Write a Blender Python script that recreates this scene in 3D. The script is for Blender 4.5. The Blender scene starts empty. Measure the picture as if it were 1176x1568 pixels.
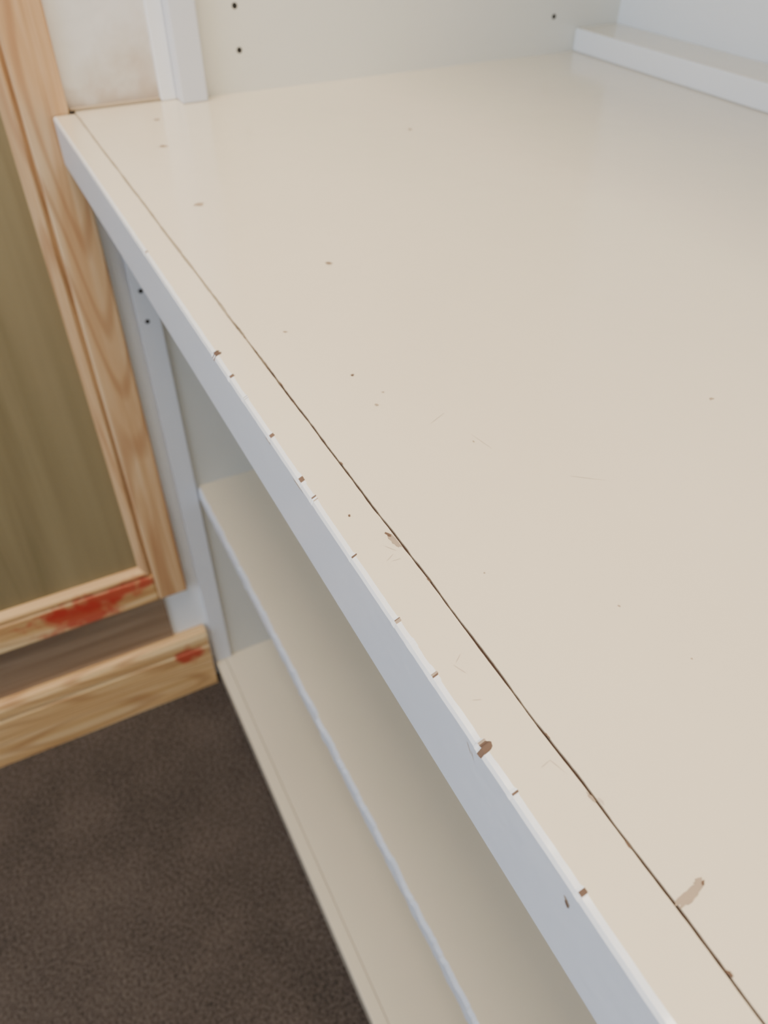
import bpy, math, random, bmesh
from mathutils import Vector, Matrix
from mathutils import noise as mn
random.seed(4)
S=0.19; H=5.3
th=math.radians(41.8); hd=math.radians(27.1); F0=1190.0
def W(x,y,z): return Vector((x*S,y*S,(z+H)*S))
Hd=Vector((-math.cos(hd),math.sin(hd),0)); R=Vector((math.sin(hd),math.cos(hd),0)); Zu=Vector((0,0,1))
Fv=math.cos(th)*Hd-math.sin(th)*Zu; Uv=math.sin(th)*Hd+math.cos(th)*Zu
# ---------- materials
def newmat(n):
    m=bpy.data.materials.new(n); m.use_nodes=True; return m,m.node_tree.nodes,m.node_tree.links,m.node_tree.nodes['Principled BSDF']
def paint(n,col,rough=.3,var=.04,bump=.02,bs=60,stains=(),coat=0):
    m,N,L,B=newmat(n)
    tc=N.new('ShaderNodeTexCoord'); no=N.new('ShaderNodeTexNoise'); no.inputs['Scale'].default_value=5; no.inputs['Detail'].default_value=5
    L.new(tc.outputs['Object'],no.inputs['Vector'])
    r=N.new('ShaderNodeValToRGB'); r.color_ramp.elements[0].position=.3; r.color_ramp.elements[1].position=.7
    r.color_ramp.elements[0].color=tuple(c*(1-var) for c in col)+(1,); r.color_ramp.elements[1].color=tuple(min(1,c*(1+var)) for c in col)+(1,)
    L.new(no.outputs['Fac'],r.inputs['Fac']); out=r.outputs['Color']
    for st in stains: out=blotch(N,L,tc,out,*st)
    L.new(out,B.inputs['Base Color'])
    B.inputs['Roughness'].default_value=rough; B.inputs['Coat Weight'].default_value=coat; B.inputs['Coat Roughness'].default_value=.1
    n2=N.new('ShaderNodeTexNoise'); n2.inputs['Scale'].default_value=bs; n2.inputs['Detail'].default_value=3
    L.new(tc.outputs['Object'],n2.inputs['Vector'])
    b=N.new('ShaderNodeBump'); b.inputs['Strength'].default_value=bump; b.inputs['Distance'].default_value=.01
    L.new(n2.outputs['Fac'],b.inputs['Height']); L.new(b.outputs['Normal'],B.inputs['Normal'])
    return m
def blotch(N,L,tc,out,ctr,sx,col,amt=.9,soft=.25,scale=45):
    n3=N.new('ShaderNodeTexNoise'); n3.inputs['Scale'].default_value=scale; n3.inputs['Detail'].default_value=5
    L.new(tc.outputs['Object'],n3.inputs['Vector'])
    sub=N.new('ShaderNodeVectorMath'); sub.operation='SUBTRACT'; sub.inputs[1].default_value=ctr
    L.new(tc.outputs['Object'],sub.inputs[0])
    mul=N.new('ShaderNodeVectorMath'); mul.operation='MULTIPLY'; mul.inputs[1].default_value=sx
    L.new(sub.outputs[0],mul.inputs[0])
    ln=N.new('ShaderNodeVectorMath'); ln.operation='LENGTH'; L.new(mul.outputs[0],ln.inputs[0])
    ad=N.new('ShaderNodeMath'); ad.operation='MULTIPLY_ADD'; ad.inputs[1].default_value=2.2
    L.new(n3.outputs['Fac'],ad.inputs[0]); L.new(ln.outputs['Value'],ad.inputs[2])
    cr=N.new('ShaderNodeMapRange'); cr.inputs['From Min'].default_value=2.1-soft; cr.inputs['From Max'].default_value=2.1
    cr.inputs['To Min'].default_value=amt; cr.inputs['To Max'].default_value=0
    L.new(ad.outputs[0],cr.inputs['Value'])
    mx=N.new('ShaderNodeMixRGB'); mx.inputs['Color2'].default_value=col+(1,)
    L.new(cr.outputs['Result'],mx.inputs['Fac']); L.new(out,mx.inputs['Color1']); return mx.outputs['Color']
RED=(.50,.035,.02)
CREAM=paint('cream_paint',(.87,.765,.59),.2,.02,.03,40,coat=.5)
WHITE=paint('white_paint',(.76,.775,.82),.32,.02,.04,60)
EDGE=paint('highlight_white_paint',(.95,.96,.98),.22,.02,.04,60,coat=.6)  # extra-bright white; puts the lip bevel's highlight into the colour
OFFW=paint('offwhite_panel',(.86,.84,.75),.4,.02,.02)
SHADE=paint('shaded_panel',(.68,.67,.62),.45,.02,.02)  # darker off-white, under-counter shade painted into the panel colour
WALL=paint('wall_paint',(.93,.94,.95),.7,.02,.05,120)
PLAS=paint('stained_plaster',(.86,.84,.80),.6,.05,.12,60,stains=[(tuple(W(-4.09,.84,-.93)),(1,16,18),(.50,.36,.22),.45,1.0,30),(tuple(W(-4.09,.66,-1.0)),(1,5,50),(.45,.30,.16),.5,.8,50),(tuple(W(-4.09,.86,-.65)),(1,22,10),(.55,.42,.30),.25,1.0,30)])
CEIL=paint('ceiling_paint',(.82,.80,.76),.9)
CHIP=paint('chipped_mdf',(.15,.09,.06),.9,.3)
TAN=paint('exposed_tan',(.42,.32,.23),.8,.2)
SPOT=paint('paint_speck',(.46,.35,.24),.6,.2)
PALE=paint('pale_scratch',(.62,.52,.42),.5,.1)
DARK=paint('dark_hole',(.02,.018,.015),.8)
def wood(n,cols,axis,rough=.5,reds=(),sc0=55,lo=.3,hi=.68,rings=True):
    m,N,L,B=newmat(n)
    tc=N.new('ShaderNodeTexCoord'); mp=N.new('ShaderNodeMapping')
    sc=[sc0]*3; sc['XYZ'.index(axis)]=sc0/18; mp.inputs['Scale'].default_value=sc
    L.new(tc.outputs['Object'],mp.inputs['Vector'])
    no=N.new('ShaderNodeTexNoise'); no.inputs['Scale'].default_value=1.0; no.inputs['Detail'].default_value=6; no.inputs['Distortion'].default_value=1.0
    L.new(mp.outputs['Vector'],no.inputs['Vector'])
    r=N.new('ShaderNodeValToRGB'); e=r.color_ramp.elements
    e[0].position=lo; e[0].color=cols[0]+(1,); e[1].position=hi; e[1].color=cols[2]+(1,)
    k=e.new((lo+hi)/2); k.color=cols[1]+(1,)
    L.new(no.outputs['Fac'],r.inputs['Fac']); out=r.outputs['Color']
    if rings:
        mp2=N.new('ShaderNodeMapping'); s2=[9]*3; s2['XYZ'.index(axis)]=1.1; mp2.inputs['Scale'].default_value=s2
        L.new(tc.outputs['Object'],mp2.inputs['Vector'])
        n5=N.new('ShaderNodeTexNoise'); n5.inputs['Scale'].default_value=1.4; n5.inputs['Detail'].default_value=1; L.new(mp2.outputs['Vector'],n5.inputs['Vector'])
        mm=N.new('ShaderNodeMath'); mm.operation='MULTIPLY'; mm.inputs[1].default_value=110; L.new(n5.outputs['Fac'],mm.inputs[0])
        si=N.new('ShaderNodeMath'); si.operation='SINE'; L.new(mm.outputs[0],si.inputs[0])
        m3=N.new('ShaderNodeMapRange'); m3.inputs['From Min'].default_value=.1; m3.inputs['From Max'].default_value=1; m3.inputs['To Min'].default_value=0; m3.inputs['To Max'].default_value=.5
        L.new(si.outputs[0],m3.inputs['Value'])
        mx=N.new('ShaderNodeMixRGB'); mx.inputs['Color2'].default_value=(.42,.19,.075,1); L.new(m3.outputs['Result'],mx.inputs['Fac']); L.new(out,mx.inputs['Color1']); out=mx.outputs['Color']
    for (ctr,sx) in reds: out=blotch(N,L,tc,out,ctr,sx,RED,.85,.5,38)
    L.new(out,B.inputs['Base Color']); B.inputs['Roughness'].default_value=rough
    b=N.new('ShaderNodeBump'); b.inputs['Strength'].default_value=.15; b.inputs['Distance'].default_value=.002
    L.new(no.outputs['Fac'],b.inputs['Height']); L.new(b.outputs['Normal'],B.inputs['Normal'])
    return m
pine=((.50,.26,.115),(.68,.42,.21),(.80,.57,.33))
PZ=wood('pine_vertical',pine,'Z')
pineb=((.56,.31,.12),(.74,.47,.21),(.86,.63,.34))
PY=wood('pine_horizontal',pineb,'Y',reds=[(tuple(W(-4.04,-.26,-4.06)),(1,16,34)),(tuple(W(-4.04,-.08,-3.97)),(1,13,60))])
PB=wood('pine_baseboard',pineb,'Y',reds=[(tuple(W(-4.03,.36,-4.84)),(1,44,46))])
PLY=wood('plywood_panel',((.24,.185,.09),(.29,.225,.115),(.34,.265,.14)),'Z',.35,sc0=26,rings=False)
DK=wood('stained_kick_board',((.22,.14,.085),(.30,.20,.125),(.38,.27,.18)),'Y',rings=False)
m,N,L,B=newmat('brown_carpet'); CARP=m
tc=N.new('ShaderNodeTexCoord'); no=N.new('ShaderNodeTexNoise'); no.inputs['Scale'].default_value=280; no.inputs['Detail'].default_value=5; no.inputs['Roughness'].default_value=.75
nb=N.new('ShaderNodeTexNoise'); nb.inputs['Scale'].default_value=9; nb.inputs['Detail'].default_value=4
L.new(tc.outputs['Object'],no.inputs['Vector']); L.new(tc.outputs['Object'],nb.inputs['Vector'])
ad=N.new('ShaderNodeMath'); ad.operation='MULTIPLY_ADD'; ad.inputs[1].default_value=.22; L.new(nb.outputs['Fac'],ad.inputs[0]); L.new(no.outputs['Fac'],ad.inputs[2])
r=N.new('ShaderNodeValToRGB'); r.color_ramp.elements[0].position=.49; r.color_ramp.elements[0].color=(.040,.029,.024,1); r.color_ramp.elements[1].position=.74; r.color_ramp.elements[1].color=(.20,.155,.128,1)
L.new(ad.outputs[0],r.inputs['Fac']); L.new(r.outputs['Color'],B.inputs['Base Color']); B.inputs['Roughness'].default_value=1
b=N.new('ShaderNodeBump'); b.inputs['Strength'].default_value=1; b.inputs['Distance'].default_value=.006
L.new(no.outputs['Fac'],b.inputs['Height']); L.new(b.outputs['Normal'],B.inputs['Normal'])
m,N,L,B=newmat('seam_filler'); SEAM=m
tc=N.new('ShaderNodeTexCoord'); sp=N.new('ShaderNodeSeparateXYZ'); L.new(tc.outputs['Object'],sp.inputs[0])
no=N.new('ShaderNodeTexNoise'); no.inputs['Scale'].default_value=70; L.new(tc.outputs['Object'],no.inputs['Vector'])
ad=N.new('ShaderNodeMath'); ad.operation='MULTIPLY_ADD'; ad.inputs[1].default_value=.16; L.new(no.outputs['Fac'],ad.inputs[0]); L.new(sp.outputs['X'],ad.inputs[2])
mr=N.new('ShaderNodeMapRange'); mr.inputs['From Min'].default_value=-.30; mr.inputs['From Max'].default_value=-.20
L.new(ad.outputs[0],mr.inputs['Value'])
r=N.new('ShaderNodeValToRGB'); r.color_ramp.elements[0].color=(.36,.30,.215,1); r.color_ramp.elements[1].color=(.045,.022,.014,1)
L.new(mr.outputs['Result'],r.inputs['Fac']); L.new(r.outputs['Color'],B.inputs['Base Color']); B.inputs['Roughness'].default_value=.9
# ---------- builders
def empty(n):
    e=bpy.data.objects.new(n,None); bpy.context.collection.objects.link(e); return e
def meshobj(n,v,f,mat,parent=None,smooth=False):
    me=bpy.data.meshes.new(n); me.from_pydata([tuple(p) for p in v],[],f); me.update()
    me.materials.append(mat)
    o=bpy.data.objects.new(n,me); bpy.context.collection.objects.link(o)
    if parent: o.parent=parent
    bm=bmesh.new(); bm.from_mesh(me); bmesh.ops.recalc_face_normals(bm,faces=bm.faces); bm.to_mesh(me); bm.free()
    return o
def box(n,x0,x1,y0,y1,z0,z1,mat,parent=None,bev=0.0):
    v=[W(x,y,z) for x in(x0,x1) for y in(y0,y1) for z in(z0,z1)]
    f=[(0,1,3,2),(4,6,7,5),(0,4,5,1),(2,3,7,6),(0,2,6,4),(1,5,7,3)]
    o=meshobj(n,v,f,mat,parent)
    if bev:
        b=o.modifiers.new('bevel','BEVEL'); b.width=bev; b.segments=3
    return o
def sweepx(n,xs,secf,mat,parent):
    v=[];f=[];k=None
    for x in xs:
        s=secf(x); k=len(s); v+=[W(x,y,z) for y,z in s]
    for i in range(len(xs)-1):
        for j in range(k):
            f.append((i*k+j,i*k+(j+1)%k,(i+1)*k+(j+1)%k,(i+1)*k+j))
    f.append(tuple(range(k))); f.append(tuple((len(xs)-1)*k+j for j in range(k)))
    return meshobj(n,v,f,mat,parent)
XE=4.2
cab=empty('built_in_cabinet')
xs=[-4.03+ i*(.3+4.03)/2200 for i in range(2200)]+[.3+i*(XE-.3)/200 for i in range(201)]
def jit(x,sc,a,o): return a*(mn.noise(Vector((x*sc,o,0)))+.5*mn.noise(Vector((x*sc*3.1,o,3))))
def gap(x):
    base=.0048+.0050*min(1,max(0,(-x-1.2)/1.2))
    return base*(1+.4*mn.noise(Vector((x*9,31,0)))+.3*mn.noise(Vector((x*40,33,0))))
CH=[(-1.719,.013,.015),(-1.602,.008,.007),(-1.496,.012,.003),(-1.333,.012,.004),(-1.165,.022,.0035),(-1.097,.008,.0045),(-.918,.005,.0045),(-.746,.006,.004),(-.691,.014,.0025),(-.623,.018,.0035),(-.479,.011,.015),(-.40,.005,.004),(-.25,.006,.0035),(-2.41,.014,.004)]
def notch(x):
    n=0
    for c,w_,d in CH:
        u=(x-c)/w_
        if abs(u)<1: n=max(n,d*(1-u*u)**.6*(.7+.9*mn.noise(Vector((x*160,7,1)))))
    return n
def lip(x):
    c=.498+jit(x,3,.003,1); e=jit(x,18,.0012,5); b=.0115; n=notch(x)
    if n>0:
        nz=n*.55
        return [(.398,-1.2),(.398,-1-b-nz),(.398+b*.3+n*.35,-1-b*.3-nz*.75),(.398+b+n,-1),(c-gap(x)/2,-1),(c-gap(x)/2,-1.2)]
    return [(.398,-1.2),(.398,-1-b+e),(.398+b*.3,-1-b*.3+e),(.398+b+e,-1),(c-gap(x)/2,-1),(c-gap(x)/2,-1.2)]
lipo=sweepx('front_lip',xs,lip,WHITE,cab)
for mt in (CREAM,CHIP,TAN,EDGE): lipo.data.materials.append(mt)
for idx,p in enumerate(lipo.data.polygons):
    i,j=divmod(idx,6)
    if i>=len(xs)-1: continue
    n=notch(xs[i])
    if j==3: p.material_index=1
    if j in(1,2): p.material_index=4
    if j==2 and n>.0022: p.material_index=2 if mn.noise(Vector((xs[i]*60,3,3)))<.15 else 3
    if j==1 and n>.007: p.material_index=2
def slab(x):
    c=.498+jit(x,3,.003,1)+jit(x,25,.0008,8)
    return [(c+gap(x)/2,-1.2),(c+gap(x)/2,-1),(3.58,-1),(3.58,-1.2)]
sweepx('countertop',[-4.09]+xs,slab,CREAM,cab)
# filler sits almost flush at the far end and sinks where the joint has opened
def fill(x):
    t=min(1,max(0,(x+1.9)/.5)); z=-1.0006-.0035*t
    return [(.485,-1.15),(.485,z),(.511,z),(.511,-1.15)]
sweepx('seam_filler',[-4.03+i*.05 for i in range(int((XE+4.03)/.05))],fill,SEAM,cab)
def flake(n,x,y,l,w_,ang,mat,z=-1,k=26,axis='z',seed=0,lift=.0006):
    v=[]
    for i in range(k):
        t=i/k*math.tau; rr=1+.6*mn.noise(Vector((math.cos(t)*1.4+seed,math.sin(t)*1.4,x*7+y*3)))+.4*mn.noise(Vector((math.cos(t)*4,math.sin(t)*4+seed,x)))
        a=math.cos(t)*l*rr; b_=math.sin(t)*w_*rr
        p=a*math.cos(ang)-b_*math.sin(ang); q=a*math.sin(ang)+b_*math.cos(ang)
        if axis=='z': v.append(W(x+p,y+q,z+lift))
        else: v.append(W(x+p,.398-lift,z+q))
    return meshobj(n,v,[tuple(range(k))],mat,cab)
for i,(x,y,rad,mt) in enumerate([(-3.781,.802,.016,SPOT),(-3.396,.727,.018,SPOT),(-2.71,.666,.017,SPOT),(-2.07,.872,.012,SPOT),(-1.74,.600,.006,SPOT),(-3.14,1.733,.011,SPOT),
    (-1.47,.667,.0050,CHIP),(-1.33,.661,.0045,SPOT),(-1.37,.698,.0032,SPOT),(-1.11,.784,.003,SPOT),(-.60,.756,.0026,TAN),(-1.0,1.36,.006,SPOT),(-1.016,.445,.0033,CHIP),(-.46,.786,.0018,SPOT),(-.77,.594,.002,SPOT)]):
    flake('speck_%d'%i,x,y,rad,rad*.8,i,mt,seed=i)
    if mt is SPOT and rad>.007: flake('speck_core_%d'%i,x,y,rad*.45,rad*.3,i+1,CHIP if i%2 else TAN,seed=i+9,lift=.001)
for i,(x,y,l,a) in enumerate([(-.90,.923,.03,.9),(-1.10,.80,.03,.2),(-1.22,.757,.03,2.0),(-.408,.481,.012,.3),(-.415,.470,.008,1.8),(-.61,.447,.012,.4),(-.63,.455,.01,2.2),(-.55,.44,.008,1.2),(-.90,.475,.012,.6),(-.88,.462,.01,2.1),(-.87,.470,.008,1.5)]):
    flake('scratch_%d'%i,x,y,l,.0006,a,PALE,seed=i)
flake('crack_flake_a',-.915,.4905,.024,.006,.06,TAN,seed=3)
flake('crack_flake_b',-.935,.487,.008,.003,.3,CHIP,seed=5,lift=.001)
flake('crack_flake_c',-.186,.521,.024,.0065,1.72,TAN,seed=6)
flake('crack_flake_d',-.192,.542,.005,.007,.5,TAN,seed=8,lift=.0008)
flake('crack_flake_e',-.189,.547,.0018,.004,.5,CHIP,seed=2,lift=.0012)
flake('crack_flake_f',-.344,.4945,.008,.002,.1,TAN,seed=12)
flake('crack_flake_g',-.335,.503,.006,.002,.1,PALE,seed=13)
flake('crack_flake_h',-.098,.500,.0045,.003,.4,CHIP,seed=14)
for i,x in enumerate([-1.76,-1.51,-1.42,-1.17,-.8,-.45,-.27]):
    flake('crack_edge_%d'%i,x,.498+jit(x,3,.003,1)+(.002 if i%2 else -.002),.007,.0014,.02,CHIP,seed=20+i)
flake('face_chip_a',-.259,0,.0052,.009,.5,TAN,z=-1.045,axis='y',seed=3)
flake('face_chip_b',-.258,0,.0028,.006,.5,CHIP,z=-1.046,axis='y',seed=4,lift=.001)
flake('face_scratch_a',-.50,0,.010,.0012,-.9,PALE,z=-1.03,axis='y',seed=3)
flake('face_scratch_b',-.49,0,.008,.001,-1.1,PALE,z=-1.035,axis='y',seed=4)
for i,(x,z,l) in enumerate([(-1.165,-1.014,.026),(-1.333,-1.014,.014)]):
    flake('face_nick_%d'%i,x,0,l,.0016,.0,TAN,z=z,axis='y',seed=i)
# lower carcass
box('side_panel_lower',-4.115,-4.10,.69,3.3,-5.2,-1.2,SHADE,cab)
box('post_lower',-4.115,-4.075,.565,.69,-5.2,-1.2,WHITE,cab,.001)
box('side_panel_right',XE-.1,XE,.565,3.3,-5.2,-1.2,OFFW,cab,.001)
box('back_panel_lower',-4.10,XE,3.3,3.36,-5.2,-1.2,OFFW,cab)
def shelfsec(x):
    e=jit(x,9,.010,11)+jit(x,45,.006,12); e2=jit(x,14,.005,17)
    return [(.70+e2,-3.42),(.70+e,-3.345),(.714+e*.6,-3.32),(3.3,-3.32),(3.3,-3.42)]
sh=sweepx('middle_shelf',[-4.1+i*(XE+4.0)/900 for i in range(901)],shelfsec,CREAM,cab)
sh.data.materials.append(WHITE)
for p in sh.data.polygons:
    if p.normal.y<-.3: p.material_index=1
box('cabinet_bottom_front',-4.075,XE,.562,.64,-5.27,-5.10,CREAM,cab,.001)
box('cabinet_bottom',-4.10,XE,.642,3.3,-5.2,-5.102,CREAM,cab,.0005)
box('bottom_plinth',-4.10,XE,.70,.76,-5.30,-5.2,WHITE,cab)
# upper hutch
box('side_panel_upper',-4.12,-4.04,1.09,3.58,-1,5.0,OFFW,cab)
box('stile_upper',-4.12,-3.965,.975,1.10,-1,5.0,WHITE,cab,.0015)
box('scribe_strip',-4.12,-4.06,.90,.975,-1,5.0,EDGE,cab,.0015)
box('back_ledge',-4.04,XE,3.28,3.58,-1,-.885,EDGE,cab,.002)
bl=bpy.data.objects['back_ledge']; bl.data.materials.append(CREAM)
for p in bl.data.polygons:
    if p.normal.z>.9: p.material_index=1
box('side_panel_upper_right',XE-.08,XE,.97,3.58,-.885,5.0,OFFW,cab)
box('hutch_top',-4.12,XE,.97,3.58,5.0,5.1,OFFW,cab)
box('unseen_shade_shelf',-4.04,XE-.08,1.45,3.58,1.9,2.0,OFFW,cab,.001)  # unseen shelf, added to shade the back of the counter from the lamp
AL=box('wall_alcove',-4.12,-4.09,.478,.90,-.998,5.0,PLAS)
CAULK=paint('dirty_caulk',(.55,.43,.29),.7,.25)
box('trim_1',-4.09,-4.07,.482,.90,-.999,-.985,CAULK,None,.001)
def disc(n,c,nrm,r,mat,parent,depth=.002):
    v=[];c=Vector(c); nrm=Vector(nrm).normalized()
    a=nrm.orthogonal().normalized(); bb=nrm.cross(a); k=20
    for s in (.0003,-depth):
        for i in range(k):
            t=i/k*math.tau; v.append(c+nrm*s+(a*math.cos(t)+bb*math.sin(t))*r)
    f=[tuple(range(k)),tuple(range(k,2*k))]+[(i,(i+1)%k,k+(i+1)%k,k+i) for i in range(k)]
    return meshobj(n,v,f,mat,parent)
for i in range(12):
    for y in (1.30,3.12):
        disc('pin_hole',W(-4.04,y,-.82+.178*i*1.0),(1,0,0),.0025,DARK,cab)
for z in (-1.90,-2.08): disc('pin_hole',W(-4.075,.615,z),(1,0,0),.0025,DARK,cab)
# ---------- left wooden door
door=empty('wooden_cabinet_door')
X1=-4.04; yr=.475; yl=-2.9; zb=-4.17; zt=5.0; w=.29
box('stile_right',-4.12,X1,yr-w+.085,yr,zb,zt,PZ,door,.003)
box('stile_left',-4.12,X1,yl,yl+w-.085,zb,zt,PZ,door,.003)
box('rail_bottom',-4.12,X1-.002,yl+w-.085,yr-w+.085,zb,zb+.245,PY,door,.003)
box('rail_top',-4.12,X1-.002,yl+w-.085,yr-w+.085,zt-.245,zt,PY,door,.003)
o0=(yl+w-.085,yr-w+.085,zb+.245,zt-.245)
def ring(d): return (o0[0]+d,o0[1]-d,o0[2]+d,o0[3]-d)
prof=[(0,X1-.035),(.012,X1-.035),(.018,X1-.012),(.03,X1-.004),(.05,X1-.010),(.065,X1-.03),(.078,X1-.055),(.078,-4.12)]
v=[];f=[];mi=[]
for d,x in prof:
    y0,y1,z0,z1=ring(d); v+=[W(x,y0,z0),W(x,y1,z0),W(x,y1,z1),W(x,y0,z1)]
for i in range(len(prof)-1):
    for j in range(4):
        f.append((i*4+j,i*4+(j+1)%4,i*4+4+(j+1)%4,i*4+4+j)); mi.append(j%2)
o=meshobj('bead_moulding',v,f,PY,door); o.data.materials.append(PZ)
for p,k in zip(o.data.polygons,mi): p.material_index=k
y0,y1,z0,z1=ring(.074)
box('plywood_panel',-4.12,X1-.06,y0,y1,z0,z1,PLY,door)
box('kick_board',-4.12,-4.10,-2.9,.30,-4.66,-4.17,DK)
bb=empty('baseboard_left')
v=[];sec=[(-4.12,-5.3),(-4.03,-5.3),(-4.03,-4.83),(-4.037,-4.815),(-4.037,-4.80),(-4.03,-4.785),(-4.03,-4.71),(-4.045,-4.665),(-4.07,-4.655),(-4.12,-4.655)]
k=len(sec)
for y in (-6,.53): v+=[W(x,y,z) for x,z in sec]
meshobj('board',v,[tuple(range(k)),tuple(range(k,2*k))]+[(i,(i+1)%k,k+(i+1)%k,k+i) for i in range(k)],PB,bb)
# ---------- room
XR=2.6/S; YF=-2.4/S; ZC=(2.45)/S-H; XL=-4.12; YB=3.58
box('floor',XL-.6,XR+.6,YF-.6,YB+.6,-5.5,-5.3,CARP)
box('ceiling',XL-.6,XR+.6,YF-.6,YB+.6,ZC,ZC+.5,CEIL)
box('wall_left',XL-.5,XL,YF-.5,YB+.5,-5.3,ZC,WALL)
box('wall_back',XL,XR,YB,YB+.5,-5.3,ZC,WALL)
box('wall_right',XR,XR+.5,YF-.5,YB+.5,-5.3,ZC,WALL)
wx0,wx1=-2.5,8.0; wz0=.9/S-H; wz1=2.1/S-H
wf=empty('wall_front')
box('pier_a',XL,wx0,YF-.5,YF,-5.3,ZC,WALL,wf); box('pier_b',wx1,XR,YF-.5,YF,-5.3,ZC,WALL,wf)
box('sill_wall',wx0,wx1,YF-.5,YF,-5.3,wz0,WALL,wf); box('head_wall',wx0,wx1,YF-.5,YF,wz1,ZC,WALL,wf)
wi=empty('window_1'); t=.25
for a,(x0,x1,z0,z1) in enumerate([(wx0,wx1,wz0,wz0+t),(wx0,wx1,wz1-t,wz1),(wx0,wx0+t,wz0+t,wz1-t),(wx1-t,wx1,wz0+t,wz1-t),((wx0+wx1)/2-t/2,(wx0+wx1)/2+t/2,wz0+t,wz1-t)]):
    box('frame_%d'%a,x0,x1,YF-.35,YF-.1,z0,z1,WHITE,wi,.003)
def area(n,loc,rot,sx,sy,e,col):
    l=bpy.data.lights.new(n,'AREA'); l.shape='RECTANGLE'; l.size=sx; l.size_y=sy; l.energy=e; l.color=col
    o=bpy.data.objects.new(n,l); o.location=loc; o.rotation_euler=rot; bpy.context.collection.objects.link(o); return o
area('window_daylight',W((wx0+wx1)/2,YF-.05,(wz0+wz1)/2),(math.radians(90),0,0),1.9,1.15,36,(.66,.80,1))
area('ceiling_lamp_light',(-.3,-.06,2.40),(0,0,0),.7,.7,35,(1,.84,.63))
wd=bpy.data.worlds.new('world'); bpy.context.scene.world=wd; wd.use_nodes=True
wd.node_tree.nodes['Background'].inputs[0].default_value=(.7,.82,1,1); wd.node_tree.nodes['Background'].inputs[1].default_value=1
cd=bpy.data.cameras.new('camera'); cam=bpy.data.objects.new('camera',cd); bpy.context.collection.objects.link(cam)
M=Matrix((( R.x,Uv.x,-Fv.x),(R.y,Uv.y,-Fv.y),(R.z,Uv.z,-Fv.z))).to_4x4(); M.translation=W(0,0,0); cam.matrix_world=M
cd.sensor_fit='VERTICAL'; cd.sensor_height=36; cd.lens=F0/1568*36; cd.clip_start=.01
cd.dof.use_dof=True; cd.dof.focus_distance=.26; cd.dof.aperture_fstop=14
bpy.context.scene.camera=cam
